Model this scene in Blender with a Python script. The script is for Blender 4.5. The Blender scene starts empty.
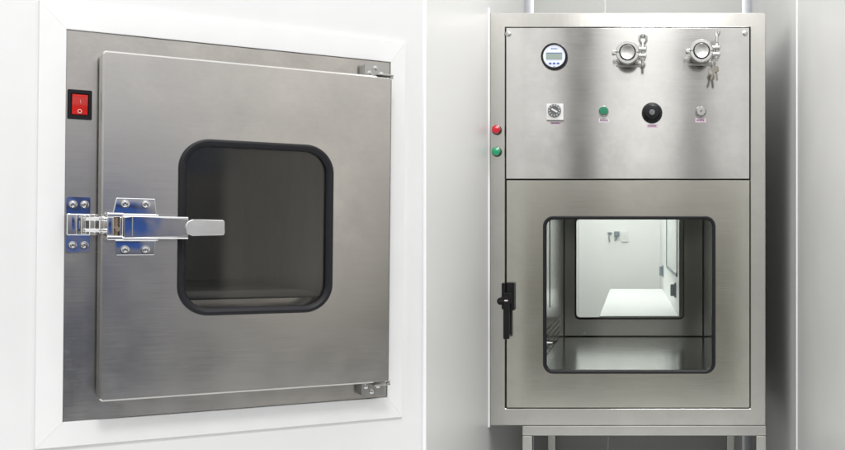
import bpy, bmesh, math, random
from mathutils import Vector, Matrix
random.seed(7)
scene = bpy.context.scene
col = scene.collection
PI = math.pi

# ------------------------------------------------------------------ materials
def new_mat(name):
    m = bpy.data.materials.new(name); m.use_nodes = True
    nt = m.node_tree
    return m, nt, nt.nodes['Principled BSDF']

def simple(name, colr, rough=.5, metal=0., coat=0., noise=0., nscale=8., spec=.5, bump=0., bscale=200.):
    m, nt, b = new_mat(name)
    b.inputs['Base Color'].default_value = (*colr, 1)
    b.inputs['Roughness'].default_value = rough
    b.inputs['Metallic'].default_value = metal
    b.inputs['Coat Weight'].default_value = coat
    b.inputs['Specular IOR Level'].default_value = spec
    tc = nt.nodes.new('ShaderNodeTexCoord')
    if noise > 0:
        n = nt.nodes.new('ShaderNodeTexNoise'); n.inputs['Scale'].default_value = nscale; n.inputs['Detail'].default_value = 6
        nt.links.new(tc.outputs['Object'], n.inputs['Vector'])
        mr = nt.nodes.new('ShaderNodeMapRange'); mr.inputs['From Min'].default_value = .3; mr.inputs['From Max'].default_value = .7
        mr.inputs['To Min'].default_value = 1 - noise; mr.inputs['To Max'].default_value = 1 + noise
        nt.links.new(n.outputs['Fac'], mr.inputs['Value'])
        mx = nt.nodes.new('ShaderNodeMix'); mx.data_type = 'RGBA'; mx.blend_type = 'MULTIPLY'; mx.inputs['Factor'].default_value = 1
        mx.inputs['A'].default_value = (*colr, 1)
        nt.links.new(mr.outputs['Result'], mx.inputs['B'])
        nt.links.new(mx.outputs['Result'], b.inputs['Base Color'])
        m2 = nt.nodes.new('ShaderNodeMath'); m2.operation = 'MULTIPLY'; m2.inputs[1].default_value = rough
        nt.links.new(mr.outputs['Result'], m2.inputs[0]); nt.links.new(m2.outputs[0], b.inputs['Roughness'])
    if bump > 0:
        n2 = nt.nodes.new('ShaderNodeTexNoise'); n2.inputs['Scale'].default_value = bscale; n2.inputs['Detail'].default_value = 3
        nt.links.new(tc.outputs['Object'], n2.inputs['Vector'])
        bp = nt.nodes.new('ShaderNodeBump'); bp.inputs['Strength'].default_value = bump; bp.inputs['Distance'].default_value = .002
        nt.links.new(n2.outputs['Fac'], bp.inputs['Height']); nt.links.new(bp.outputs['Normal'], b.inputs['Normal'])
    return m

def steel(name, colr=(.60, .585, .56), rough=.24, aniso=.8, wave=.0006, wscale=3.2, grain=.08, smudge=.12, vertical=False, seed=0., metallic=1., gbump=.05, wx=1.):
    """brushed stainless steel: fine grain lines, slow waviness of the sheet, faint smudges"""
    m, nt, b = new_mat(name)
    N, Lk = nt.nodes.new, nt.links.new
    b.inputs['Metallic'].default_value = metallic
    tc = N('ShaderNodeTexCoord')
    mp = N('ShaderNodeMapping'); mp.inputs['Location'].default_value = (seed, seed * .7, seed * 1.3)
    mp.inputs['Scale'].default_value = (1800, 1800, 14) if vertical else (14, 14, 1800)
    Lk(tc.outputs['Object'], mp.inputs['Vector'])
    g = N('ShaderNodeTexNoise'); g.inputs['Scale'].default_value = 1; g.inputs['Detail'].default_value = 4
    Lk(mp.outputs['Vector'], g.inputs['Vector'])
    s = N('ShaderNodeTexNoise'); s.inputs['Scale'].default_value = 9; s.inputs['Detail'].default_value = 8; s.inputs['Roughness'].default_value = .65
    mp2 = N('ShaderNodeMapping'); mp2.inputs['Location'].default_value = (seed + 3, seed, seed)
    Lk(tc.outputs['Object'], mp2.inputs['Vector']); Lk(mp2.outputs['Vector'], s.inputs['Vector'])
    w = N('ShaderNodeTexNoise'); w.inputs['Scale'].default_value = wscale; w.inputs['Detail'].default_value = 1.5
    mp3 = N('ShaderNodeMapping'); mp3.inputs['Location'].default_value = (seed + 3, seed, seed); mp3.inputs['Scale'].default_value = (wx, 1, 1)
    Lk(tc.outputs['Object'], mp3.inputs['Vector']); Lk(mp3.outputs['Vector'], w.inputs['Vector'])
    # roughness
    r1 = N('ShaderNodeMapRange'); r1.inputs['From Min'].default_value = .3; r1.inputs['From Max'].default_value = .7
    r1.inputs['To Min'].default_value = rough * (1 - grain); r1.inputs['To Max'].default_value = rough * (1 + grain)
    Lk(g.outputs['Fac'], r1.inputs['Value'])
    r2 = N('ShaderNodeMapRange'); r2.inputs['From Min'].default_value = .4; r2.inputs['From Max'].default_value = .75
    r2.inputs['To Min'].default_value = 1; r2.inputs['To Max'].default_value = 1 + 2.2 * smudge
    Lk(s.outputs['Fac'], r2.inputs['Value'])
    rm = N('ShaderNodeMath'); rm.operation = 'MULTIPLY'
    Lk(r1.outputs['Result'], rm.inputs[0]); Lk(r2.outputs['Result'], rm.inputs[1]); Lk(rm.outputs[0], b.inputs['Roughness'])
    # colour
    c1 = N('ShaderNodeMapRange'); c1.inputs['From Min'].default_value = .3; c1.inputs['From Max'].default_value = .7
    c1.inputs['To Min'].default_value = .975; c1.inputs['To Max'].default_value = 1.025
    Lk(g.outputs['Fac'], c1.inputs['Value'])
    c2 = N('ShaderNodeMapRange'); c2.inputs['From Min'].default_value = .3; c2.inputs['From Max'].default_value = .75
    c2.inputs['To Min'].default_value = 1.03; c2.inputs['To Max'].default_value = 1 - smudge
    Lk(s.outputs['Fac'], c2.inputs['Value'])
    cm = N('ShaderNodeMath'); cm.operation = 'MULTIPLY'
    Lk(c1.outputs['Result'], cm.inputs[0]); Lk(c2.outputs['Result'], cm.inputs[1])
    mx = N('ShaderNodeMix'); mx.data_type = 'RGBA'; mx.blend_type = 'MULTIPLY'; mx.inputs['Factor'].default_value = 1
    mx.inputs['A'].default_value = (*colr, 1); Lk(cm.outputs[0], mx.inputs['B']); Lk(mx.outputs['Result'], b.inputs['Base Color'])
    # bump
    bw = N('ShaderNodeBump'); bw.inputs['Strength'].default_value = 1; bw.inputs['Distance'].default_value = wave
    Lk(w.outputs['Fac'], bw.inputs['Height'])
    bg = N('ShaderNodeBump'); bg.inputs['Strength'].default_value = gbump; bg.inputs['Distance'].default_value = .0001
    Lk(g.outputs['Fac'], bg.inputs['Height']); Lk(bw.outputs['Normal'], bg.inputs['Normal'])
    Lk(bg.outputs['Normal'], b.inputs['Normal'])
    if aniso > 0:
        b.inputs['Anisotropic'].default_value = aniso
        tg = N('ShaderNodeTangent'); tg.direction_type = 'UV_MAP'; tg.uv_map = 'UVMap'
        Lk(tg.outputs['Tangent'], b.inputs['Tangent'])
    return m

def glass(name, tint=(.93, .96, .95), refl=1.0):
    m = bpy.data.materials.new(name); m.use_nodes = True
    nt = m.node_tree; nt.nodes.clear()
    N, Lk = nt.nodes.new, nt.links.new
    out = N('ShaderNodeOutputMaterial'); tr = N('ShaderNodeBsdfTransparent'); gl = N('ShaderNodeBsdfGlossy')
    tr.inputs['Color'].default_value = (*tint, 1); gl.inputs['Roughness'].default_value = .02
    fr = N('ShaderNodeFresnel'); fr.inputs['IOR'].default_value = 1.5
    mu = N('ShaderNodeMath'); mu.operation = 'MULTIPLY'; mu.inputs[1].default_value = refl
    Lk(fr.outputs[0], mu.inputs[0])
    mix = N('ShaderNodeMixShader'); Lk(mu.outputs[0], mix.inputs['Fac']); Lk(tr.outputs[0], mix.inputs[1]); Lk(gl.outputs[0], mix.inputs[2])
    Lk(mix.outputs[0], out.inputs['Surface'])
    return m

M = {}
M['wall_white'] = simple('white painted panel', (.74, .74, .745), .38, noise=.03, nscale=5, bump=.04, bscale=90)
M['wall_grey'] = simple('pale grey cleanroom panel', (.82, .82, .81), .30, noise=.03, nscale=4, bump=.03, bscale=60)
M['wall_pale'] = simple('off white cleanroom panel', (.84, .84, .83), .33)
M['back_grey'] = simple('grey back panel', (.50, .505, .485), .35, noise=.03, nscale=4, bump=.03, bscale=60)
M['alu'] = simple('anodised cove', (.66, .68, .72), .35, metal=.55)
M['trim_white'] = simple('white plastic trim', (.79, .79, .795), .32, noise=.02, nscale=12)
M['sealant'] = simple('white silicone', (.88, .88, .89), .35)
M['floor'] = simple('pale grey epoxy floor', (.62, .63, .62), .3, noise=.06, nscale=3)
M['door_steel'] = steel('door stainless', (.66, .645, .62), .18, .3, .0011, 5.0, seed=1.3, wx=.4, smudge=.16)
M['frame_steel'] = steel('frame stainless', (.62, .60, .57), .17, .4, .0009, 7.0, seed=4.1, smudge=.3)
M['panel_steel'] = steel('panel stainless', (.72, .71, .69), .10, .7, .0005, 4.0, seed=7.7)
M['cab_steel'] = steel('cabinet stainless', (.61, .60, .545), .15, .5, .0008, 3.5, seed=2.2)
M['edge_steel'] = steel('cabinet frame stainless', (.62, .61, .58), .18, .5, .0006, 3.5, seed=9.2, vertical=True)
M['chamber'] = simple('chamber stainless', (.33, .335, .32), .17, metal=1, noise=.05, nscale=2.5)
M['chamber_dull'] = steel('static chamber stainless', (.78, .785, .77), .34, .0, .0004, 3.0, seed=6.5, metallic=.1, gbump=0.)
M['stand_steel'] = steel('stand stainless', (.56, .555, .53), .33, .3, .0004, 5.0, seed=3.5)
M['chrome'] = simple('chrome', (.88, .88, .89), .05, metal=1, bump=.5, bscale=7)
M['satin'] = simple('satin cast steel', (.52, .52, .51), .22, metal=1, noise=.05, nscale=60)
M['grip'] = simple('cast zinc grip', (.80, .80, .80), .30, metal=1, noise=.04, nscale=30)
M['screw'] = simple('polished screw', (.66, .66, .66), .12, metal=1)
M['pin'] = simple('aged steel pin', (.45, .36, .28), .3, metal=1)
M['rubber'] = simple('black rubber', (.010, .010, .013), .45, spec=.28, bump=.1, bscale=300)
M['black'] = simple('black plastic', (.008, .008, .010), .26, spec=.3)
M['dark'] = simple('dark gap', (.02, .02, .02), .6)
M['slot'] = simple('shaded slot', (.11, .11, .10), .5)
M['seal'] = simple('dark door seal', (.03, .03, .032), .6)
M['red_sw'] = simple('red translucent plastic', (.62, .018, .012), .22, coat=.3)
M['mark'] = simple('pale marking', (.85, .75, .72), .5)
M['red'] = simple('red lens', (.62, .012, .03), .25, coat=.4)
M['green'] = simple('green lens', (.012, .34, .15), .25, coat=.4)
M['green_btn'] = simple('green cap', (.008, .20, .10), .35)
M['white_pl'] = simple('white plastic', (.76, .76, .76), .4)
M['grey_pl'] = simple('grey plastic', (.13, .135, .14), .4)
M['gauge_face'] = simple('gauge face', (.74, .78, .90), .35)
M['lcd'] = simple('display glass', (.30, .36, .33), .2)
M['blue_ink'] = simple('blue print', (.05, .11, .38), .5)
M['pink'] = simple('pink label', (.72, .60, .69), .5)
M['label_white'] = simple('white label', (.74, .72, .76), .5)
M['purple_ink'] = simple('purple print', (.30, .06, .22), .5)
M['ink'] = simple('dark print', (.06, .06, .07), .5)
M['glass'] = glass('window glass', (.95, .955, .945), 1.0)
M['glass_dark'] = glass('static window glass', (.90, .90, .89), 1.0)
M['room_white'] = simple('rear room wall', (.84, .85, .84), .5, noise=.02, nscale=3)
M['bench'] = simple('white bench', (.82, .83, .84), .3)
M['pane_green'] = simple('pale green pane', (.60, .68, .65), .1)
M['latch_grey'] = simple('grey latch', (.20, .25, .28), .35)
M['brass'] = simple('nickel key', (.24, .22, .19), .3, metal=1)

# ------------------------------------------------------------------ mesh builder
class MB:
    def __init__(s): s.bm = bmesh.new()
    def _merge(s, b, mat=None):
        if mat is not None: b.transform(mat)
        me = bpy.data.meshes.new('tmp'); b.to_mesh(me); b.free(); s.bm.from_mesh(me); bpy.data.meshes.remove(me)
    def box(s, x0, x1, y0, y1, z0, z1, bev=0., seg=2, mat=None):
        b = bmesh.new(); bmesh.ops.create_cube(b, size=1)
        for v in b.verts:
            v.co = Vector(((x0 + x1) / 2 + v.co.x * (x1 - x0), (y0 + y1) / 2 + v.co.y * (y1 - y0), (z0 + z1) / 2 + v.co.z * (z1 - z0)))
        if bev > 0: bmesh.ops.bevel(b, geom=b.edges[:], offset=bev, segments=seg, affect='EDGES', profile=.5)
        s._merge(b, mat); return s
    def cyl(s, p0, p1, r0, r1=None, n=32, bev=0.):
        """cylinder or cone between two points"""
        r1 = r0 if r1 is None else r1
        p0, p1 = Vector(p0), Vector(p1); d = p1 - p0
        b = bmesh.new(); bmesh.ops.create_cone(b, cap_ends=True, segments=n, radius1=r0, radius2=r1, depth=d.length)
        if bev > 0:
            ed = [e for e in b.edges if abs(e.verts[0].co.z - e.verts[1].co.z) < 1e-6]
            bmesh.ops.bevel(b, geom=ed, offset=bev, segments=2, affect='EDGES', profile=.5)
        q = Vector((0, 0, 1)).rotation_difference(d.normalized())
        s._merge(b, Matrix.Translation((p0 + p1) / 2) @ q.to_matrix().to_4x4()); return s
    def lathe(s, prof, cx, cz, n=40):
        """profile of (radius, y) swept about the y axis through (cx, cz)"""
        b = bmesh.new(); rings = []
        for r, y in prof:
            if r < 1e-6: rings.append([b.verts.new((cx, y, cz))])
            else: rings.append([b.verts.new((cx + r * math.cos(2 * PI * k / n), y, cz + r * math.sin(2 * PI * k / n))) for k in range(n)])
        for a, c in zip(rings, rings[1:]):
            for k in range(n):
                k2 = (k + 1) % n
                vs = [a[k % len(a)], a[k2 % len(a)], c[k2 % len(c)], c[k % len(c)]]
                u = []
                for v in vs:
                    if v not in u: u.append(v)
                if len(u) > 2:
                    try: b.faces.new(u)
                    except ValueError: pass
        s._merge(b); return s
    def ring(s, o, i, y0, y1, ro=0., ri=0., n=8, chamfer=0.):
        """flat frame in the xz plane: outer rect o, inner rect i = (x0,x1,z0,z1), front at y0, back at y1"""
        def outline(r, rad, y):
            x0, x1, z0, z1 = r; rad = max(rad, 1e-5); pts = []
            for cx, cz, a0 in ((x1 - rad, z1 - rad, 0), (x0 + rad, z1 - rad, 90), (x0 + rad, z0 + rad, 180), (x1 - rad, z0 + rad, 270)):
                for k in range(n + 1):
                    a = math.radians(a0 + 90 * k / n); pts.append(Vector((cx + rad * math.cos(a), y, cz + rad * math.sin(a))))
            return pts
        def sh(r, d): return (r[0] + d, r[1] - d, r[2] + d, r[3] - d)
        b = bmesh.new(); c = chamfer
        loops = [outline(sh(o, c), max(ro - c, 0), y0)]
        if c: loops.append(outline(o, ro, y0 + c))
        loops += [outline(o, ro, y1), outline(i, ri, y1)]
        if c: loops.append(outline(i, ri, y0 + c))
        loops.append(outline(sh(i, -c), ri + c, y0))
        L = [[b.verts.new(p) for p in l] for l in loops]
        L.append(L[0]); m = len(L[0])
        for a, d in zip(L, L[1:]):
            for k in range(m):
                b.faces.new([a[k], a[(k + 1) % m], d[(k + 1) % m], d[k]])
        bmesh.ops.remove_doubles(b, verts=b.verts, dist=1e-7)
        s._merge(b); return s
    def rrect(s, x0, x1, z0, z1, y0, y1, r=.002, n=6):
        b = bmesh.new(); pts = []
        for cx, cz, a0 in ((x1 - r, z1 - r, 0), (x0 + r, z1 - r, 90), (x0 + r, z0 + r, 180), (x1 - r, z0 + r, 270)):
            for k in range(n + 1):
                a = math.radians(a0 + 90 * k / n); pts.append((cx + r * math.cos(a), cz + r * math.sin(a)))
        A = [b.verts.new((x, y0, z)) for x, z in pts]; B = [b.verts.new((x, y1, z)) for x, z in pts]
        b.faces.new(A); b.faces.new(B[::-1])
        for k in range(len(A)):
            k2 = (k + 1) % len(A); b.faces.new([A[k], B[k], B[k2], A[k2]])
        s._merge(b); return s
    def poly(s, pts, y0, y1, bev=0.):
        """outline of (x, z) points extruded along y"""
        b = bmesh.new()
        A = [b.verts.new((x, y0, z)) for x, z in pts]; B = [b.verts.new((x, y1, z)) for x, z in pts]
        b.faces.new(A); b.faces.new(B[::-1])
        for k in range(len(A)):
            k2 = (k + 1) % len(A); b.faces.new([A[k], B[k], B[k2], A[k2]])
        if bev > 0: bmesh.ops.bevel(b, geom=b.edges[:], offset=bev, segments=2, affect='EDGES', profile=.5)
        s._merge(b); return s
    def polyxy(s, pts, z0, z1, bev=0.):
        """outline of (x, y) points extruded along z"""
        b = bmesh.new()
        A = [b.verts.new((x, y, z0)) for x, y in pts]; B = [b.verts.new((x, y, z1)) for x, y in pts]
        b.faces.new(A); b.faces.new(B[::-1])
        for k in range(len(A)):
            k2 = (k + 1) % len(A); b.faces.new([A[k], B[k], B[k2], A[k2]])
        if bev > 0: bmesh.ops.bevel(b, geom=b.edges[:], offset=bev, segments=2, affect='EDGES', profile=.5)
        s._merge(b); return s
    def tube(s, pts, r, n=10, closed=False):
        b = bmesh.new(); rings = []; P = [Vector(p) for p in pts]; m = len(P)
        for k, p in enumerate(P):
            a = P[(k - 1) % m] if (closed or k > 0) else p; c = P[(k + 1) % m] if (closed or k < m - 1) else p
            d = (c - a).normalized(); ref = Vector((0, 1, 0)) if abs(d.y) < .9 else Vector((1, 0, 0))
            e1 = d.cross(ref).normalized(); e2 = d.cross(e1)
            rings.append([b.verts.new(p + r * (math.cos(2 * PI * j / n) * e1 + math.sin(2 * PI * j / n) * e2)) for j in range(n)])
        for k in range(m if closed else m - 1):
            a, c = rings[k], rings[(k + 1) % m]
            for j in range(n): b.faces.new([a[j], a[(j + 1) % n], c[(j + 1) % n], c[j]])
        if not closed: b.faces.new(rings[0]); b.faces.new(rings[-1][::-1])
        s._merge(b); return s
    def build(s, name, mat, parent=None, smooth=True, shift=None):
        bm = s.bm
        bmesh.ops.recalc_face_normals(bm, faces=bm.faces)
        uv = bm.loops.layers.uv.new('UVMap')
        for f in bm.faces:
            n = f.normal; a = max(range(3), key=lambda k: abs(n[k]))
            for l in f.loops:
                c = l.vert.co
                l[uv].uv = (c.z, c.x) if a == 1 else ((c.z, c.y) if a == 0 else (c.y, c.x))
        if smooth:
            for f in bm.faces: f.smooth = True
            for e in bm.edges:
                if len(e.link_faces) == 2 and e.calc_face_angle(0) > math.radians(32): e.smooth = False
        me = bpy.data.meshes.new(name); bm.to_mesh(me); bm.free()
        me.materials.append(mat)
        o = bpy.data.objects.new(name, me); col.objects.link(o)
        if smooth:
            wm = o.modifiers.new('WeightedNormal', 'WEIGHTED_NORMAL'); wm.mode = 'FACE_AREA'; wm.weight = 100; wm.keep_sharp = True
        if parent is not None: o.parent = parent
        if shift: o.location = shift
        return o

def tag(o, label=None, cat=None, group=None, kind=None):
    if label: o['label'] = label
    if cat: o['category'] = cat
    if group: o['group'] = group
    if kind: o['kind'] = kind
    return o
def empty(name, loc=(0, 0, 0)):
    o = bpy.data.objects.new(name, None); o.empty_display_size = .1; col.objects.link(o); o.location = loc; return o
def copy_tree(o, parent, shift=(0, 0, 0)):
    c = o.copy(); col.objects.link(c); c.parent = parent; c.location = Vector(o.location) + Vector(shift)
    for ch in list(o.children):
        d = ch.copy(); col.objects.link(d); d.parent = c
    return c

def screw(x, z, y, r, parent, mat='chrome', name='screw'):
    """pan head screw with a cross recess, head towards -y, seated at y"""
    mb = MB()
    mb.lathe([(r * 1.35, y), (r * 1.35, y - .0006), (r, y - .0007), (r, y - r * .35), (r * .8, y - r * .62), (r * .45, y - r * .68), (r * .42, y - r * .3), (0, y - r * .25)], x, z, 20)
    a = random.random() * 1.5
    for k in (0, 1):
        rot = Matrix.Translation((x, 0, z)) @ Matrix.Rotation(a + k * PI / 2, 4, 'Y')
        mb.box(-r * .5, r * .5, y - r * .50, y - r * .24, -r * .1, r * .1, mat=rot)
    return mb.build(name, M[mat], parent)

# ================================================================== the left-hand wall and the small pass box set in it
# local frame: x along the wall, y into the wall, z up; origin on the wall face
U = Vector((.83973189, .5429301, -.0087903)); V = Vector((.010476844, -.0000146, .999945116)); Nn = Vector((.54290017, -.83977789, -.00570045))
O1 = Vector((-.71339479, 1.86799136, 0))
WM = Matrix((( U.x, -Nn.x, V.x, O1.x), (U.y, -Nn.y, V.y, O1.y), (U.z, -Nn.z, V.z, O1.z), (0, 0, 0, 1)))

STEEL = (-.2610, .2910, -.3080, .3372)
w = MB().ring((-1.3, .366, -1.23, 1.35), (STEEL[0] - .002, STEEL[1] + .002, STEEL[2] - .002, STEEL[3] + .002), 0, .05).build('panel_wall', M['wall_white'])
w.matrix_world = WM; tag(w, kind='structure')

# white trim around the pass box: four mitred lengths
trim = empty('cover_frame'); trim.matrix_world = WM
tag(trim, 'white mitred cover trim bordering the recessed steel pass box', 'trim')
TO = (-.3005, .3218, -.3490, .3800); TI = (STEEL[0] + .0008, STEEL[1] - .0008, STEEL[2] + .0008, STEEL[3] - .0008)
def trim_len(a, b, c, d):
    """mitred strip a-b outer edge, c-d inner edge; bevelled cover profile, 9 mm proud"""
    bm = bmesh.new()
    a, b, c, d = [Vector((p[0], 0, p[1])) for p in (a, b, c, d)]
    def pt(p, q, t, y): r = p.lerp(q, t); return bm.verts.new((r.x, y, r.z))
    prof = [(0, .0), (0, -.0035), (.03, -.0060), (.06, -.0062), (.95, -.0078), (.985, -.0074), (1, -.0062), (1, -.0042)]
    g = .0001
    e = (b - a).normalized() * g
    L0 = [pt(a + e, d + e, t, y) for t, y in prof]; L1 = [pt(b - e, c - e, t, y) for t, y in prof]
    for k in range(len(prof) - 1): bm.faces.new([L0[k], L0[k + 1], L1[k + 1], L1[k]])
    bm.faces.new(L0[::-1]); bm.faces.new(L1)
    mb = MB(); mb._merge(bm)
    return mb.build('trim_length', M['trim_white'], trim)
oc = [(TO[0], TO[3]), (TO[1], TO[3]), (TO[1], TO[2]), (TO[0], TO[2])]; ic = [(TI[0], TI[3]), (TI[1], TI[3]), (TI[1], TI[2]), (TI[0], TI[2])]
for k in range(4):
    k2 = (k + 1) % 4; trim_len(oc[k], oc[k2], ic[k2], ic[k])

box1 = empty('pass_box'); box1.matrix_world = WM
tag(box1, 'closed stainless steel pass box in the white wall with chrome lever latch and red switch', 'pass box')
# face frame and chamber
CH = (-.185, .200, -.111, .235)
MB().ring(STEEL, CH, -.004, .03, .002, .004, chamfer=.0012).build('face_frame', M['frame_steel'], box1)
cb = MB(); D1 = .78; t = .004
cb.box(CH[0] - t, CH[0], .0305, D1, CH[2] - t, CH[3] + t); cb.box(CH[1], CH[1] + t, .0305, D1, CH[2] - t, CH[3] + t)
cb.box(CH[0], CH[1], .0305, D1, CH[2] - t, CH[2]); cb.box(CH[0], CH[1], .0305, D1, CH[3], CH[3] + t)
cb.box(CH[0] - t, CH[1] + t, D1 + .0002, D1 + .005, CH[2] - t, CH[3] + t)
cb.build('chamber', M['chamber_dull'], box1)
# door: folded pan 65 mm proud, on a dark seal
DO = (-.2130, .2727, -.2700, .2990); GO = (-.0975, .1637, -.1352, .1645)
door = MB().ring(DO, (GO[0] + .004, GO[1] - .004, GO[2] + .004, GO[3] - .004), -.065, -.019, .006, .046, chamfer=.0028).build('door', M['door_steel'], box1)
MB().ring((DO[0] + .004, DO[1] - .012, DO[2] + .004, DO[3] - .008), (CH[0] + .01, CH[1] + .02, CH[2] - .06, CH[3] + .02), -.0185, -.0045, .006, .02).build('door_seal', M['seal'], door)
# window gasket with a rounded profile
def gasket(o, wd, y0, proud, rad, name, mat, parent, n=14, ins=.006, floor_y=0):
    bm = bmesh.new(); loops = []
    prof = [(0, y0), (0, y0 - proud * .5), (wd * .12, y0 - proud * .85), (wd * .32, y0 - proud), (wd * .55, y0 - proud * .95), (wd * .8, y0 - proud * .6), (wd, y0 - proud * .1), (wd, y0 + ins), (0.3 * wd, y0 + ins)]
    for d, y in prof:
        x0, x1, z0, z1 = o[0] + d, o[1] - d, o[2] + d, o[3] - d; r = max(rad - d, .002); l = []
        for cx, cz, a0 in ((x1 - r, z1 - r, 0), (x0 + r, z1 - r, 90), (x0 + r, z0 + r, 180), (x1 - r, z0 + r, 270)):
            for k in range(n + 1):
                a = math.radians(a0 + 90 * k / n); l.append(bm.verts.new((cx + r * math.cos(a), y, cz + r * math.sin(a))))
        loops.append(l)
    m = len(loops[0])
    for a, c in zip(loops, loops[1:]):
        for k in range(m): bm.faces.new([a[k], a[(k + 1) % m], c[(k + 1) % m], c[k]])
    mb = MB(); mb._merge(bm); return mb.build(name, mat, parent)
gasket(GO, .0125, -.0652, .006, .050, 'window_gasket', M['rubber'], door, ins=.012)
MB().rrect(GO[0] + .006, GO[1] - .006, GO[2] + .006, GO[3] - .006, -.0605, -.0565, .044, 10).build('window_glass', M['glass_dark'], door)
# two hinges at the far edge
def hinge(zp0, zp1, up):
    h = MB()
    x0, x1 = .2330, .2730
    h.rrect(x0, x1 + .003, zp0, zp1, -.0270, -.0235, .002)
    h.box(x0 + .002, x1 + .001, -.0235, -.0042, zp0 + .002, zp1 - .002)
    zl = zp0 if up else zp1
    s = 1 if up else -1
    h.box(x0 + .012, x1 + .003, -.064, -.0270, zl + s * .0006 if s > 0 else zl - .0036, zl + .0036 if s > 0 else zl - .0006, .0006)
    h.cyl((x1 + .0005, -.058, zl - .004), (x1 + .0005, -.058, zl + .004), .0035, n=16)
    o = h.build('hinge', M['satin'], box1)
    for k, (fx, fz) in enumerate(((.22, .3), (.5, .68), (.80, .3))):
        if not up: fz = 1 - fz
        screw(x0 + fx * (x1 - x0), zp0 + fz * (zp1 - zp0), -.0271, .0036, o, 'screw')
hinge(.3005, .3275, True); hinge(-.2995, -.2725, False)
# red rocker switch
sw = MB().ring((-.2582, -.2222, .1905, .2390), (-.2528, -.2276, .1975, .2320), -.0070, -.0041, .002, .001, chamfer=.0008)
sw.box(-.2528, -.2276, -.0046, -.0042, .1975, .2320)
sw = sw.build('power_switch', M['black'], box1)
bm = bmesh.new(); prof = [(.2315, -.0046), (.2312, -.0085), (.2295, -.0125), (.2270, -.0128), (.2150, -.0085), (.2030, -.0072), (.1990, -.0070), (.1980, -.0060), (.1978, -.0046)]
A = [bm.verts.new((-.2515, y, z)) for z, y in prof]; B = [bm.verts.new((-.2289, y, z)) for z, y in prof]
for k in range(len(prof) - 1): bm.faces.new([A[k], A[k + 1], B[k + 1], B[k]])
bm.faces.new(A); bm.faces.new(B[::-1]); rk = MB(); rk._merge(bm)
rk.build('rocker', M['red_sw'], sw)
mk = MB()
mk.tube([(-.2402 + .0027 * math.cos(2 * PI * k / 24), -.0078, .2035 + .0031 * math.sin(2 * PI * k / 24)) for k in range(24)], .0005, 6, True)
mk.tube([(-.2398, -.0110, .2222), (-.2388, -.0088, .2165)], .00035, 6)
mk.build('switch_marking', M['mark'], sw)
# chrome lever latch: keeper on the frame, lever body on the door
kp = MB()
kp.rrect(-.2585, -.2232, .0345, .0622, -.0085, -.0042, .003); kp.rrect(-.2585, -.2232, -.0290, -.0010, -.0085, -.0042, .003)
kp.box(-.2590, -.2240, -.026, -.0042, -.0008, .0343, .0015)
kp.box(-.2590, -.2440, -.034, -.0262, -.0008, .0343, .002)
keeper = kp.build('latch_keeper', M['chrome'], box1)
MB().cyl((-.2515, -.0343, .0160), (-.2515, -.0346, .0160), .0011, n=12).build('pin_hole', M['dark'], keeper)
for x in (-.2490, -.2318):
    screw(x, .0498, -.0087, .0050, keeper, 'screw'); screw(x, -.0172, -.0087, .0050, keeper, 'screw')
lb = MB()
# base plate with bent tabs above and below
lb.poly([(-.1966, .0345), (-.1915, .0608), (-.1335, .0606), (-.1310, .0345)], -.0692, -.0653, .0012)
lb.poly([(-.1935, -.0085), (-.1905, -.0328), (-.1335, -.0325), (-.1315, -.0085)], -.0692, -.0653, .0012)
lb.box(-.1975, -.1300, -.0850, -.0653, .0306, .0346, .0012); lb.box(-.1945, -.1305, -.0850, -.0653, -.0086, -.0046, .0012)
lb.box(-.1945, -.1320, -.0700, -.0654, -.0045, .0305)
# pivot block
lb.box(-.2075, -.1830, -.0960, -.0700, -.0075, -.0005, .0018); lb.box(-.2075, -.1830, -.0960, -.0700, .0290, .0360, .0018)
lb.box(-.2075, -.1975, -.0950, -.0720, -.0004, .0289, .001); lb.box(-.1895, -.1836, -.0950, -.0720, -.0004, .0289, .001)
latch = lb.build('latch_body', M['chrome'], box1)
for x, z in ((-.1790, .0515), (-.1480, .0515), (-.1785, -.0235), (-.1478, -.0235)):
    screw(x, z, -.0694, .0053, latch, 'screw')
hk = MB()
for z0, z1 in ((.0045, .0105), (.0225, .0290)):
    hk.tube([(-.1985, -.082, (z0 + z1) / 2), (-.2100, -.085, (z0 + z1) / 2), (-.2250, -.070, (z0 + z1) / 2), (-.2340, -.045, (z0 + z1) / 2), (-.2385, -.032, (z0 + z1) / 2)], .0032, 10)
hk.cyl((-.2345, -.038, .0015), (-.2345, -.038, .0320), .0058, n=24, bev=.001)
hk.cyl((-.2235, -.060, .0005), (-.2235, -.060, .0335), .0068, n=24, bev=.001)
hk.cyl((-.2115, -.078, .0030), (-.2115, -.078, .0300), .0062, n=24, bev=.001)
hk.build('latch_hook', M['chrome'], latch)
pn = MB().cyl((-.1935, -.083, .0285), (-.1935, -.083, -.0002), .0048, n=16); pn.cyl((-.1925, -.0965, .0095), (-.1925, -.088, .0095), .0038, n=14)
pn.build('pivot_pin', M['pin'], latch)
lv = MB()
lv.poly([(-.1835, -.0040), (-.1835, .0292), (-.1700, .0300), (-.0870, .0285), (-.0870, -.0010)], -.1000, -.0965, .0008)
lv.box(-.1860, -.0870, -.1000, -.0820, .0286, .0312, .0010); lv.box(-.1860, -.0870, -.1000, -.0820, -.0052, -.0026, .0010)
lv.box(-.1722, -.1708, -.1012, -.0990, -.0040, .0300, .0004)
lever = lv.build('lever', M['chrome'], latch)
tip = MB(); pts = []
for k in range(13):
    a = math.radians(90 + 180 * k / 12); pts.append((-.0790 + .0130 * math.cos(a), .0137 + .0138 * math.sin(a)))
pts += [(-.0335, .0012), (-.0305, .0030), (-.0300, .0060), (-.0300, .0225), (-.0312, .0262), (-.0340, .0275)]
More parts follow.
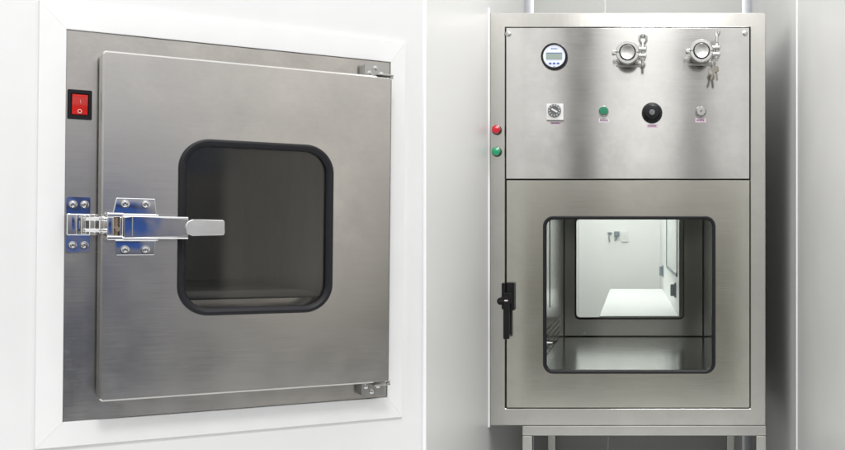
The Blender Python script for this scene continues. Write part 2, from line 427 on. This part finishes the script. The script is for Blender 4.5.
tip.poly(pts, -.1025, -.0840, .0015)
tip.build('lever_grip', M['grip'], lever)

# ================================================================== alcove: side walls, back wall, floor
SWX, RWX, BWY = -.407, .460, 4.04
tag(MB().box(SWX - .05, SWX, 2.068, BWY, -1.25, 1.5).build('side_wall', M['wall_pale']), kind='structure')
tag(MB().box(RWX, RWX + .05, 1.55, BWY, -1.25, 1.5).build('side_wall', M['wall_grey']), kind='structure')
tag(MB().box(RWX + .0502, 2.5, 1.552, 1.602, -1.25, 1.5).build('return_wall', M['wall_grey']), kind='structure')
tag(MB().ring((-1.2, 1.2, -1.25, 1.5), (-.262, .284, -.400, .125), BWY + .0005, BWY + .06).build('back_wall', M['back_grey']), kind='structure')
tag(MB().box(-3, 3, -1.5, 9, -1.30, -1.25).build('floor', M['floor']), kind='structure')
# rounded coves in the two back corners
def cove(cx, sgn, name):
    R = .032; bm = bmesh.new(); prof = []
    for k in range(9):
        a = math.radians(90 * k / 8); prof.append((cx + sgn * (R - R * math.sin(a)) , BWY - R + R * math.cos(a)))
    # concave quarter: from side wall (k=8) round to back wall
    pr = [(cx + sgn * (R - R * math.cos(math.radians(90 * k / 8))), BWY - R + R * math.sin(math.radians(90 * k / 8))) for k in range(9)]
    A = [bm.verts.new((x, y, -1.25)) for x, y in pr] + [bm.verts.new((cx, BWY, -1.25))]
    B = [bm.verts.new((x, y, 1.5)) for x, y in pr] + [bm.verts.new((cx, BWY, 1.5))]
    for k in range(len(A)):
        k2 = (k + 1) % len(A); bm.faces.new([A[k], B[k], B[k2], A[k2]])
    mb = MB(); mb._merge(bm); return tag(mb.build(name, M['alu']), kind='structure')
cove(SWX + .0004, 1, 'wall_cove'); cove(RWX - .0004, -1, 'wall_cove')
# sealed joints
tag(MB().cyl((SWX, 2.066, -1.25), (SWX, 2.066, 1.5), .0045, n=16).build('wall_corner_trim', M['sealant']), kind='structure')
tag(MB().cyl((RWX + .001, 2.908, -1.25), (RWX + .001, 2.908, 1.5), .0042, n=12).build('wall_trim', M['sealant']), kind='structure')
tag(MB().cyl((-.100, BWY + .0015, .126), (-.100, BWY + .0015, 1.5), .0028, n=10).build('wall_trim', M['sealant']), kind='structure')
tag(MB().cyl((-.088, BWY + .0015, -1.25), (-.088, BWY + .0015, -.41), .0028, n=10).build('wall_trim', M['sealant']), kind='structure')
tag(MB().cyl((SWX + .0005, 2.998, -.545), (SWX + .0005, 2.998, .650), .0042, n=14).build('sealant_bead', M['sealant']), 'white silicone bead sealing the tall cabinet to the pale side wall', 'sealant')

# ================================================================== the tall cabinet (front face at y = 3.0)
FY = 3.0
box2 = empty('pass_box_cabinet', (0, FY, -.5415))
tag(box2, 'tall free-standing stainless steel pass box with control panel, window door and black handle', 'pass box')
cab = lambda mb, name, mat, par=None: mb.build(name, mat, par if par is not None else box2, shift=(0, 0, .5415) if par is None else None)
CO = (-.4030, .3843, -.5410, .6370); CI = (-.3600, .3415, -.4930, .5970)
fr = MB().ring(CO, CI, 0, .030, .002, .001, chamfer=.0015)
fr.box(CO[0], CO[0] + .002, .0301, 1.035, CO[2], CO[3]); fr.box(CO[1] - .002, CO[1], .0301, 1.035, CO[2], CO[3])
fr.box(CO[0] + .002, CO[1] - .002, .0301, 1.035, CO[3] - .002, CO[3]); fr.box(CO[0] + .002, CO[1] - .002, .0301, 1.035, CO[2], CO[2] + .002)
body = cab(fr, 'cabinet_body', M['edge_steel'])
# dark sheet standing in for the shade behind the panel gaps
vd = MB().ring((CI[0] - .01, CI[1] + .01, CI[2] - .01, CI[3] + .01), (-.258, .279, -.387, .121), .0305, .034)
vd.build('gap_backing', M['dark'], body)
# control panel
cp = MB().box(CI[0] + .0034, CI[1] - .0034, -.0008, .024, .1636, CI[3] - .0030, .0010)
panel = cab(cp, 'control_panel', M['panel_steel'])
for x, z in ((-.3500, .5770), (.3255, .5785)):
    screw(x, z, -.0010, .0068, panel, 'satin')
PX = lambda p: (p - 631) / 350.0
PZ = lambda p: (236 - p) / 350.0
py = -.0010        # face of the control panel
# pressure gauge
gx, gz = PX(554.5), PZ(57)
g = cab(MB().lathe([(.0382, py), (.0382, py - .010), (.0370, py - .014), (.0345, py - .0155), (.0325, py - .0150), (.0318, py - .0110), (0, py - .0110)], gx, gz, 56), 'pressure_gauge', M['rubber'])
MB().lathe([(.0316, py - .0111), (.0316, py - .0125), (0, py - .0125)], gx, gz, 48).build('gauge_dial', M['gauge_face'], g)
MB().rrect(gx - .0228, gx + .0228, gz - .0095, gz + .0100, py - .0138, py - .0126, .0015).build('gauge_display', M['lcd'], g)
mk = MB()
for k in range(7): mk.box(gx - .0085 + k * .0026, gx - .0067 + k * .0026, py - .0131, py - .0126, gz + .0195, gz + .0222 + (.0008 if k in (0, 3) else 0))
mk.box(gx - .0225, gx + .0225, py - .0141, py - .0139, gz + .0078, gz + .0092)
mk.build('gauge_lettering', M['blue_ink'], g)
for k in (-1, 0, 1):
    MB().rrect(gx + k * .0112 - .0038, gx + k * .0112 + .0038, gz - .0230, gz - .0185, py - .0140, py - .0126, .0020).build('gauge_button', M['blue_ink'], g)
mk = MB().rrect(gx - .0022, gx + .0022, gz - .0300, gz - .0285, py - .0131, py - .0126, .0006); mk.build('gauge_mark', M['ink'], g)
# timer
tx, tz = PX(555.3), PZ(112.7)
tm = cab(MB().box(tx - .0242, tx + .0242, py - .016, py, tz - .0236, tz + .0236, .0015), 'timer', M['white_pl'])
MB().lathe([(.0185, py - .0161), (.0185, py - .020), (.0172, py - .0225), (.0120, py - .0230), (.0115, py - .0205), (0, py - .0205)], tx - .001, tz + .0035, 40).build('timer_dial', M['grey_pl'], tm)
mk = MB()
for k in range(12):
    a = 2 * PI * k / 12; rm = Matrix.Translation((tx - .001 + .0146 * math.cos(a), 0, tz + .0035 + .0146 * math.sin(a))) @ Matrix.Rotation(-a, 4, 'Y')
    mk.box(-.0020, .0020, py - .0234, py - .0226, -.0009, .0009, mat=rm)
rm = Matrix.Translation((tx - .001, 0, tz + .0035)) @ Matrix.Rotation(.5, 4, 'Y'); mk.box(-.0098, .0098, py - .0228, py - .0206, -.0022, .0022, .0006, mat=rm)
mk.build('timer_scale', M['white_pl'], tm)
mk = MB()
mk.box(tx - .0242, tx + .0242, py - .0163, py - .0158, tz - .0236, tz - .0226)
mk.build('timer_mark', M['ink'], tm)
# green push button
bx_, bz = PX(603.6), PZ(111.6)
pb = cab(MB().lathe([(.0150, py), (.0150, py - .006), (.0140, py - .0065), (.0138, py - .020), (.0120, py - .0215), (.0112, py - .0200), (0, py - .0200)], bx_, bz, 36), 'push_button', M['satin'])
MB().lathe([(.0118, py - .0201), (.0118, py - .0240), (.0106, py - .0252), (0, py - .0256)], bx_, bz, 32).build('button_cap', M['green_btn'], pb)
# black dial knob
kx, kz = PX(652), PZ(113.2)
kn = cab(MB().lathe([(.0295, py), (.0295, py - .006), (.0280, py - .0085), (.0215, py - .0100), (.0205, py - .024), (.0190, py - .026), (.0100, py - .0265), (.0092, py - .0250), (0, py - .0250)], kx, kz, 56), 'dial_knob', M['black'])
MB().lathe([(.0088, py - .0251), (.0080, py - .0268), (0, py - .0272)], kx, kz, 28).build('knob_cap', M['grey_pl'], kn)
mk = MB()
for k in range(18):
    a = 2 * PI * (k + .5) / 18; rm = Matrix.Translation((kx + .0262 * math.cos(a), 0, kz + .0262 * math.sin(a))) @ Matrix.Rotation(-a, 4, 'Y')
    mk.box(-.0011, .0011, py - .0095, py - .0080, -.0004, .0004, mat=rm)
mk.build('knob_scale', M['grey_pl'], kn)
# silver key switch
lx, lz = PX(700.6), PZ(112)
kl = cab(MB().lathe([(.0158, py), (.0158, py - .005), (.0148, py - .0065), (.0140, py - .007), (.0132, py - .021), (.0118, py - .0228), (0, py - .0228)], lx, lz, 36), 'key_switch', M['satin'])
MB().box(-.0012, .0012, py - .0235, py - .0229, -.0038, .0038, mat=Matrix.Translation((lx, 0, lz)) @ Matrix.Rotation(.7, 4, 'Y')).build('keyhole', M['dark'], kl)
# small name stickers under the controls
def sticker(x0, x1, y0, y1, base, n):
    a0, a1, b0, b1 = PX(x0), PX(x1), PZ(y1), PZ(y0)
    s = cab(MB().rrect(a0, a1, b0, b1, py - .0006, py, .0010), 'name_sticker', M[base])
    mk = MB(); wd = (a1 - a0) * .74 / n
    for k in range(n):
        xx = a0 + (a1 - a0) * .13 + k * wd
        mk.box(xx, xx + wd * .62, py - .0009, py - .0006, b0 + (b1 - b0) * .30, b0 + (b1 - b0) * (.66 + .1 * random.random()))
    mk.build('sticker_lettering', M['purple_ink'], s)
sticker(550.2, 561.5, 122.0, 124.8, 'pink', 6); sticker(598.8, 609.8, 118.3, 122.6, 'label_white', 5)
sticker(646.8, 657.8, 124.2, 128.0, 'pink', 6); sticker(695.2, 706.0, 118.3, 122.5, 'pink', 5)
# two capped ports with hinged clamps
def clamp(cx, cz, wing, bolt_top, bolt_bot):
    cx *= .973; cz *= .973            # the port stands 8 cm off the panel
    y0 = py; yo = py - .040
    p = cab(MB().lathe([(.0210, y0), (.0210, yo - .030), (.0255, yo - .032), (.0255, yo - .036), (.0225, yo - .0375), (.0205, yo - .0460), (.0190, yo - .0475), (.0120, yo - .0468), (0, yo - .0460)], cx, cz, 48), 'sampling_port', M['satin'])
    rg = MB()
    # two half rings with lugs
    for s in (1, -1):
        A = []
        bm = bmesh.new(); n = 22; prof = [(.0225, -.026), (.0225, -.0425), (.0238, -.0445), (.0305, -.0445), (.0325, -.0425), (.0330, -.034), (.0325, -.027), (.0305, -.0245)]
        rings = []
        for k in range(n + 1):
            a = math.radians(3 + 174 * k / n) * s
            rings.append([bm.verts.new((cx + r * math.cos(a), yo + y, cz + r * math.sin(a))) for r, y in prof])
        for q, r2 in zip(rings, rings[1:]):
            for j in range(len(prof)): bm.faces.new([q[j], q[(j + 1) % len(prof)], r2[(j + 1) % len(prof)], r2[j]])
        bm.faces.new(rings[0]); bm.faces.new(rings[-1][::-1])
        rg._merge(bm)
        rg.box(cx + .0290, cx + .0525, yo - .043, yo - .026, cz + (.0035 if s > 0 else -.0150), cz + (.0150 if s > 0 else -.0035), .0028)
        rg.box(cx - .0400, cx - .0290, yo - .040, yo - .030, cz + (.0006 if s > 0 else -.0066), cz + (.0066 if s > 0 else -.0006), .002)
    rg.cyl((cx - .0390, yo - .047, cz - .001), (cx - .0390, yo - .024, cz - .001), .0052, n=16, bev=.0008)
    ring = rg.build('clamp_ring', M['satin'], p)
    bt = MB(); bxx = cx + .0430
    bt.cyl((bxx, yo - .0345, cz + bolt_bot), (bxx, yo - .0345, cz + bolt_top), .0040, n=14)
    bt.cyl((bxx, yo - .0345, cz - .0200), (bxx, yo - .0345, cz - .0137), .0075, n=6)
    bt.build('clamp_bolt', M['satin'], p)
    wn = MB()
    wn.cyl((bxx, yo - .0345, cz + .0138), (bxx, yo - .0345, cz + .0270), .0058, .0045, n=18)
    if wing == 'open':
        for s in (1, -1):
            wn.tube([(bxx + s * .004, yo - .0345, cz + .0240), (bxx + s * .0095, yo - .0345 - .002, cz + .0330), (bxx + s * .0090, yo - .0365, cz + .0450), (bxx + s * .0040, yo - .0370, cz + .0500), (bxx + s * .0012, yo - .0360, cz + .0400)], .0038, 10)
    else:
        wn.box(bxx - .0032, bxx + .0032, yo - .042, yo - .027, cz + .022, cz + .044, .0012)
        wn.tube([(bxx, yo - .0345, cz + .040), (bxx + .005, yo - .036, cz + .048), (bxx + .0065, yo - .036, cz + .056)], .0040, 10)
        wn.tube([(bxx, yo - .0345, cz + .040), (bxx - .002, yo - .034, cz + .049), (bxx - .001, yo - .034, cz + .055)], .0036, 10)
    wn.build('wing_nut', M['satin'], p)
    MB().rrect(cx - .0330, cx + .0400, cz - .0275, cz - .0225, y0 - .0040, y0, .0015).build('port_base', M['stand_steel'], p)
    return p
clamp(PX(627.5), PZ(52.5), 'open', .026, -.036)
clamp(PX(701.5), PZ(51.0), 'side', .040, -.026)
# keys hanging from the right clamp
kx0, kz0 = PX(715.6) * .973, PZ(64.0) * .973
keys = empty('key_ring', (kx0, FY + py - .076, kz0))
tag(keys, 'small bunch of metal keys hanging from the right hand port clamp bolt', 'keys')
MB().tube([(.0085 * math.cos(2 * PI * k / 24), .002 * math.sin(2 * PI * k / 24), .004 + .0095 * math.sin(2 * PI * k / 24)) for k in range(24)], .0010, 8, True).build('split_ring', M['satin'], keys)
def key(ang, dy, bend):
    rm = Matrix.Translation((0, dy, -.004)) @ Matrix.Rotation(ang, 4, 'Y')
    k = MB()
    bm = MB(); bm.ring((-.0085, .0085, -.0190, -.0010), (-.0022, .0022, -.0060, -.0022), -.0009, .0009, .006, .0018); k.bm = bm.bm; k.bm.transform(rm)
    k.box(-.0026, .0026, -.0008, .0008, -.0420, -.0189, .0004, mat=rm)
    for j in range(4): k.box(.0026, .0026 + .0012 + .0006 * (j % 2), -.0007, .0007, -.0400 + j * .0045, -.0375 + j * .0045, mat=rm)
    return k.build('key', M['brass'], keys)
key(.30, -.003, 0); key(-.10, .003, 0)
# indicator lamps on the left stile
def indicator(px_, py_, mat):
    x, z = PX(px_), PZ(py_); y = -.0002
    o = cab(MB().lathe([(.0142, y), (.0142, y - .005), (.0130, y - .006), (.0125, y - .012)], x, z, 32), 'indicator_light', M['black'])
    MB().lathe([(.0123, y - .006), (.0123, y - .019), (.0108, y - .0225), (.0060, y - .0240), (0, y - .0243)], x, z, 32).build('lens', M[mat], o)
    return o
tag(indicator(496.8, 130.0, 'red'), 'red indicator lamp'); tag(indicator(496.8, 151.8, 'green'), 'green indicator lamp')
# door with window
DW = (-.2514, .2414, -.3930, .0570)
dr = MB().ring((CI[0] + .0045, CI[1] - .0028, CI[2] + .0030, .1595), (DW[0] + .004, DW[1] - .004, DW[2] + .004, DW[3] - .004), -.0005, .026, .0015, .026, chamfer=.0010)
door2 = cab(dr, 'door', M['cab_steel'])
gasket(DW, .0100, -.0007, .0045, .030, 'window_gasket', M['rubber'], door2, ins=.010)
MB().rrect(DW[0] + .006, DW[1] - .006, DW[2] + .006, DW[3] - .006, .0045, .0085, .025, 8).build('window_glass', M['glass'], door2)
# black compression handle on the seam
hx0, hx1 = PX(500.8), PX(515.2); sx = PX(506.8)
hd = MB()
hd.box(hx0 + .004, sx - .0015, -.018, -.0003, PZ(309), PZ(282.5), .003); hd.box(sx + .0015, hx1, -.022, -.0007, PZ(310), PZ(282.0), .003)
hd.cyl((sx - .014, -.032, PZ(300.5)), (sx - .014, -.0185, PZ(300.5)), .0105, n=24, bev=.001)
hd.cyl((sx - .019, -.026, PZ(301)), (sx + .016, -.026, PZ(301)), .0075, n=18, bev=.001)
hd.box(sx - .004, hx1 - .006, -.034, -.0222, PZ(303), PZ(292), .003)
handle = cab(hd, 'door_handle', M['black'])
lvr = MB(); c0 = PX(508.0)
lvr.polyxy([(c0 - .0090, -.040), (c0 - .0078, -.0475), (c0 + .0078, -.0475), (c0 + .0095, -.040), (c0 + .0070, -.0345), (c0 - .0070, -.0345)], PZ(337.5), PZ(296.0), .0018)
lvr.poly([(c0 - .0060, PZ(298)), (c0 + .0010, PZ(292)), (c0 + .0140, PZ(292.0)), (c0 + .0092, PZ(300))], -.0440, -.0345, .0015)
lvr.build('handle_lever', M['black'], handle)
MB().box(c0 - .0045, c0 + .0050, -.0479, -.0474, PZ(300.2), PZ(298.8)).build('handle_mark', M['mark'], handle)
# chamber
C2 = (-.2570, .2775, -.3860, .1200); t = .003; yb = 1.0300
ch = MB()
ch.box(C2[0] - t, C2[0], .0345, yb, C2[2] - t, C2[3] + t); ch.box(C2[1], C2[1] + t, .0345, yb, C2[2] - t, C2[3] + t)
ch.box(C2[0], C2[1], .0345, yb, C2[2] - t, C2[2]); ch.box(C2[0], C2[1], .0345, yb, C2[3], C2[3] + t)
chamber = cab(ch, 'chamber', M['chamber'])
# slotted return-air grille low on the left chamber wall
gv = MB()
for i in range(5):
    for j in range(9):
        gv.box(C2[0] + .0003, C2[0] + .0010, .145 + j * .072, .185 + j * .072, C2[2] + .022 + i * .019, C2[2] + .026 + i * .019)
gv.box(C2[0] + .0002, C2[0] + .0008, .145, .76, C2[2] + .0625, C2[2] + .0635)
gv.build('air_grille', M['slot'], chamber)
for a_ in ((C2[0] + .001, C2[1] - .001, yb - .004, yb - .0005, C2[2] + .0004, C2[2] + .0036), (C2[0] + .0004, C2[0] + .0034, yb - .004, yb - .0005, C2[2] + .0040, C2[3] - .001), (C2[1] - .0034, C2[1] - .0004, yb - .004, yb - .0005, C2[2] + .0040, C2[3] - .001)):
    MB().box(*a_).build('corner_seam', M['dark'], chamber)
nz = MB().cyl((C2[0] + .0003, .19, C2[2] + .062), (C2[0] + .020, .19, C2[2] + .062), .009, .006, n=18, bev=.001)
nz.cyl((C2[0] + .020, .19, C2[2] + .062), (C2[0] + .034, .185, C2[2] + .068), .0045, n=14); nz.build('hose_nozzle', M['satin'], chamber)
MB().box(C2[0] + .0003, C2[0] + .002, .32, .325, C2[2] + .16, .118).build('wall_seam', M['dark'], chamber); MB().box(C2[1] - .002, C2[1] - .0003, .36, .365, C2[2] + .001, .118).build('wall_seam', M['dark'], chamber)
# rear door seen through the chamber
RW = (-.2100, .1985, -.3120, .0650)
rd = MB().ring((C2[0] - .002, C2[1] + .002, C2[2] - .002, C2[3] + .002), (RW[0] - .003, RW[1] + .003, RW[2] - .003, RW[3] + .003), yb + .0005, yb + .030, .001, .018)
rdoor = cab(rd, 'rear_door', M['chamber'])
MB().ring((RW[0] - .006, RW[1] + .006, RW[2] - .008, RW[3] + .006), RW, yb - .003, yb + .012, .020, .014).build('window_gasket', M['rubber'], rdoor)
MB().rrect(RW[0] - .002, RW[1] + .002, RW[2] - .002, RW[3] + .002, yb + .013, yb + .017, .014, 8).build('window_glass', M['glass'], rdoor)
screw(RW[0] + .03, C2[2] + .012, yb + .0005, .003, rdoor, 'satin'); screw(RW[1] - .05, C2[2] + .012, yb + .0005, .003, rdoor, 'satin')

# ================================================================== the stand under the cabinet
st = empty('support_stand', (.038, FY + .5, -1.25))
tag(st, 'square tube steel stand carrying the tall cabinet', 'stand')
ox, oy, oz = .038, FY + .5, -1.25
def sbar(name, x0, x1, y0, y1, z0, z1): return MB().box(x0 - ox, x1 - ox, y0 - oy, y1 - oy, z0 - oz, z1 - oz, .003).build(name, M['stand_steel'], st)
SX0, SX1, SY0, SY1, SZ0, SZ1 = -.3115, .3870, 3.004, 3.950, -.5715, -.5425
sbar('top_rail', SX0, SX1, SY0, SY0 + .029, SZ0, SZ1); sbar('top_rail', SX0, SX1, SY1 - .029, SY1, SZ0, SZ1)
sbar('top_rail', SX0, SX0 + .029, SY0 + .0292, SY1 - .0292, SZ0, SZ1); sbar('top_rail', SX1 - .029, SX1, SY0 + .0292, SY1 - .0292, SZ0, SZ1)
for x in (SX0, SX1 - .029):
    for y in (SY0, SY1 - .029): sbar('leg', x, x + .029, y, y + .029, -1.2499, SZ0 - .0002)

# ================================================================== the bright room behind the rear window
RY0, RY1 = BWY + .062, 6.80
tag(MB().box(-.80, .80, RY1, RY1 + .05, -1.25, 1.5).build('room_wall', M['room_white']), kind='structure')
tag(MB().box(.188, .24, RY0, RY1, -1.25, 1.5).build('room_wall', M['room_white']), kind='structure')
tag(MB().box(-.385, -.335, RY0, RY1, -1.25, 1.5).build('room_wall', M['room_white']), kind='structure')
bench = MB().box(-.124, .1875, 4.106, 6.20, -.346, -.312, .004)
tb = empty('work_table', (.03, 5.3, -1.25)); tag(tb, 'white table top standing in the bright room behind the rear window', 'table')
bench.build('table_top', M['bench'], tb, shift=(-.03, -5.3, 1.25))
MB().box(-.118, .185, 4.116, 6.19, -1.2499, -.3462, .003).build('table_base', M['bench'], tb, shift=(-.03, -5.3, 1.25))
gp = MB().box(.1835, .1878, 4.25, 5.40, -.150, .60)
gpo = empty('viewing_pane', (.1878, 4.8, -.15)); tag(gpo, 'pale green glass pane with dark edging on the right wall of the rear room', 'glass pane')
gp.build('pane', M['pane_green'], gpo, shift=(-.1878, -4.8, .15))
MB().box(.181, .1877, 5.4002, 5.44, -.162, .60).box(.181, .1877, 4.25, 5.44, -.164, -.1502).build('pane_edging', M['latch_grey'], gpo, shift=(-.1878, -4.8, .15))
def latch2(y, z, lab, h):
    o = empty('door_latch', (.188, y, z)); tag(o, lab, 'latch', 'grey latches on the rear room wall')
    MB().rrect(-.004, .004, -h / 2, h / 2, 0, 0.001, .002)
    MB().box(-.008, -.0002, -.020, .020, -h / 2, h / 2, .002).build('latch_plate', M['latch_grey'], o)
    MB().box(-.024, -.0082, -.012, .012, -h * .40, h * .40, .004).build('latch_grip', M['latch_grey'], o)
latch2(6.07, -.202, 'small grey latch at the far end of the rear room wall', .068)
latch2(4.39, -.226, 'larger grey latch nearer to the rear window, above the white table', .062)
sp = MB().box(-.0330, .0330 - .0, -.012, 0, -.034, .034, .003)
s1 = empty('wall_switch', (-.041, RY1 - .0003, -.002)); tag(s1, 'white square switch plate on the far wall seen through both windows', 'switch')
MB().box(-.022, .022, -.010, 0, -.034, .034, .003).build('switch_plate', M['bench'], s1)
MB().box(-.008, .008, -.014, -.0102, -.012, .012, .002).build('switch_rocker', M['white_pl'], s1)
s2 = empty('wall_socket', (-.092, RY1 - .0003, .012)); tag(s2, 'small dark grey socket beside the white switch plate', 'socket')
MB().box(-.017, .017, -.018, 0, -.016, .018, .003).build('socket_box', M['latch_grey'], s2)
MB().tube([(-.004, -.012, -.016), (-.006, -.014, -.034), (-.014, -.012, -.042)], .004, 8).build('socket_cord', M['latch_grey'], s2)
s3 = empty('wall_hook', (-.135, RY1 - .0003, .012)); tag(s3, 'little grey wall hook left of the dark socket', 'hook')
MB().box(-.016, .010, -.010, 0, .002, .012, .002).build('hook_bar', M['latch_grey'], s3)
MB().tube([(-.006, -.010, .002), (-.007, -.014, -.030), (-.002, -.016, -.050)], .004, 8).build('hook_stem', M['latch_grey'], s3)
sp.bm.free()

# ================================================================== camera
cam_d = bpy.data.cameras.new('camera'); cam = bpy.data.objects.new('camera', cam_d); col.objects.link(cam)
cam.location = (0, 0, 0); cam.rotation_euler = (math.radians(90), 0, 0)
cam_d.sensor_fit = 'HORIZONTAL'; cam_d.sensor_width = 36; cam_d.lens = 36 * 1050 / 845
cam_d.shift_x = -208.5 / 845; cam_d.shift_y = 11 / 845
cam_d.clip_start = .02; cam_d.clip_end = 100
scene.camera = cam

# ================================================================== light: ceiling panels, an added fill lamp and a world painted with room reflections
def area(name, loc, target, sx, sy, power, colr=(1, 1, 1)):
    l = bpy.data.lights.new(name, 'AREA'); l.shape = 'RECTANGLE'; l.size = sx; l.size_y = sy; l.energy = power; l.color = colr
    o = bpy.data.objects.new(name, l); col.objects.link(o); o.location = loc
    o.rotation_euler = (Vector(target) - Vector(loc)).to_track_quat('-Z', 'Y').to_euler(); return o
area('overhead_lamp', (-.75, 1.0, 2.1), (-.85, 1.5, 0), .5, .5, 3, (1, .99, .98))
area('overhead_lamp', (.22, 2.55, 1.9), (0, 2.6, 0), .4, .5, 15, (1, .99, .97))
area('overhead_lamp', (.15, -.15, 1.92), (0, 2.8, -.2), .6, .4, 33, (1, .995, .98))  # fill lamp added above the camera to brighten walls, gap and chamber
area('rear_room_lamp', (-.07, 5.5, 1.45), (-.07, 5.5, 0), .35, 1.6, 28, (.985, 1, .985))

world = bpy.data.worlds.new('World'); scene.world = world; world.use_nodes = True
nt = world.node_tree; bg = nt.nodes['Background']; N, Lk = nt.nodes.new, nt.links.new
tc = N('ShaderNodeTexCoord'); sx = N('ShaderNodeSeparateXYZ'); Lk(tc.outputs['Generated'], sx.inputs[0])
def math_n(op, a, b=None):
    m = N('ShaderNodeMath'); m.operation = op
    for k, v in enumerate((a, b)):
        if v is None: continue
        if isinstance(v, (int, float)): m.inputs[k].default_value = v
        else: Lk(v, m.inputs[k])
    return m.outputs[0]
def ramp(fac, lo, hi, stops, interp='LINEAR'):
    mr = N('ShaderNodeMapRange'); mr.inputs['From Min'].default_value = lo; mr.inputs['From Max'].default_value = hi; Lk(fac, mr.inputs['Value'])
    r = N('ShaderNodeValToRGB'); r.color_ramp.interpolation = interp; e = r.color_ramp.elements
    for k, (p, c) in enumerate(stops):
        p = (p - lo) / (hi - lo); c = (c, c, c, 1) if isinstance(c, (int, float)) else (*c, 1)
        if k < 2: e[k].position = p; e[k].color = c
        else: q = e.new(p); q.color = c
    Lk(mr.outputs['Result'], r.inputs['Fac']); return r.outputs['Color']
az = math_n('DIVIDE', sx.outputs['X'], math_n('MAXIMUM', math_n('MULTIPLY', sx.outputs['Y'], -1), .05))
el = sx.outputs['Z']
front = ramp(el, -1, 1, [(-1, .16), (-.30, (.17, .165, .15)), (-.10, (.235, .23, .20)), (.0, (.30, .295, .26)), (.035, (.50, .49, .46)), (.065, (1.0, .99, .97)), (.22, (1.15, 1.14, 1.12)), (.45, 1.5), (1, 2.2)])
warm = ramp(el, -1, 1, [(-1, .10), (-.30, (.09, .086, .082)), (-.14, (.10, .095, .09)), (-.06, (.15, .142, .135)), (.02, (.33, .312, .29)), (.08, (.62, .595, .56)), (.14, (.85, .82, .77)), (.25, .95), (.45, 1.5), (1, 2.2)])
blue = ramp(el, -1, 1, [(-1, .06), (-.14, (.052, .060, .090)), (-.07, (.09, .10, .14)), (.0, (.21, .215, .25)), (.045, (.40, .40, .43)), (.10, (.75, .73, .70)), (.25, .95), (.45, 1.5), (1, 2.2)])
band = ramp(az, -.2, .2, [(-.2, .75), (-.115, .85), (-.070, .95), (-.058, .16), (-.038, .14), (-.024, 1.05), (.020, 1.12), (.046, .95), (.054, .2), (.068, .3), (.084, .85), (.12, .92), (.2, .85)], 'EASE')  # dark bars painted into the world as reflections for the control panel
def mixc(fac, A, B, mode='MIX'):
    m = N('ShaderNodeMix'); m.data_type = 'RGBA'; m.blend_type = mode
    if isinstance(fac, (int, float)): m.inputs['Factor'].default_value = fac
    else: Lk(fac, m.inputs['Factor'])
    for k, v in (('A', A), ('B', B)):
        if isinstance(v, tuple): m.inputs[k].default_value = (*v, 1)
        else: Lk(v, m.inputs[k])
    return m.outputs['Result']
frontb = mixc(1.0, front, band, 'MULTIPLY')
side = mixc(ramp(az, .5, 1.5, [(.5, 1), (.80, 1), (1.02, 0), (1.5, 0)], 'EASE'), warm, blue)
# someone in blue work clothes standing opposite the latch
coat = math_n('MULTIPLY', ramp(az, .6, 1.1, [(.6, 0), (.745, 0), (.765, 1), (.855, 1), (.90, 0), (1.1, 0)]), ramp(el, -.2, .2, [(-.2, 0), (-.030, 0), (-.012, 1), (.024, 1), (.034, 0), (.2, 0)]))
stripe = ramp(el, -.1, .1, [(-.1, 1), (.006, 1), (.009, .12), (.017, .12), (.020, 1), (.1, 1)])
side = mixc(math_n('MULTIPLY', coat, .92), side, mixc(1.0, (.02, .075, .30), stripe, 'MULTIPLY'))
# bright panel added to the world so the left window glass reflects it
bright_panel = math_n('MULTIPLY', ramp(az, .8, 1.4, [(.8, 0), (.975, 0), (.995, 1), (1.22, 1), (1.30, 0), (1.4, 0)]), ramp(el, -.2, .2, [(-.2, 0), (-.085, 0), (-.045, 1), (.060, 1), (.078, 0), (.2, 0)]))
side = mixc(bright_panel, side, (.88, .84, .77))
blue_band = math_n('MULTIPLY', ramp(az, .5, 1.2, [(.5, 1), (.90, 1), (1.05, 0), (1.2, 0)], 'EASE'), ramp(el, -.2, .2, [(-.2, 0), (.036, 0), (.050, 1), (.072, 1), (.088, 0), (.2, 0)], 'EASE'))  # soft blue band painted into the world for the door steel to reflect
side = mixc(math_n('MULTIPLY', blue_band, .8), side, (.17, .21, .37))
fz = ramp(az, 0, 1, [(0, 0), (.22, 0), (.5, 1), (1, 1)])
mx3 = N('ShaderNodeMix'); mx3.data_type = 'RGBA'; Lk(fz, mx3.inputs['Factor']); Lk(frontb, mx3.inputs['A']); Lk(side, mx3.inputs['B'])
Lk(mx3.outputs['Result'], bg.inputs['Color']); bg.inputs['Strength'].default_value = 1.0

scene.render.engine = 'CYCLES'
scene.cycles.max_bounces = 10; scene.cycles.transparent_max_bounces = 16; scene.cycles.use_denoising = True
scene.cycles.caustics_reflective = False; scene.cycles.sample_clamp_indirect = 6
vs = scene.view_settings; vs.view_transform = 'Standard'; vs.look = 'None'; vs.exposure = 0; vs.gamma = 1
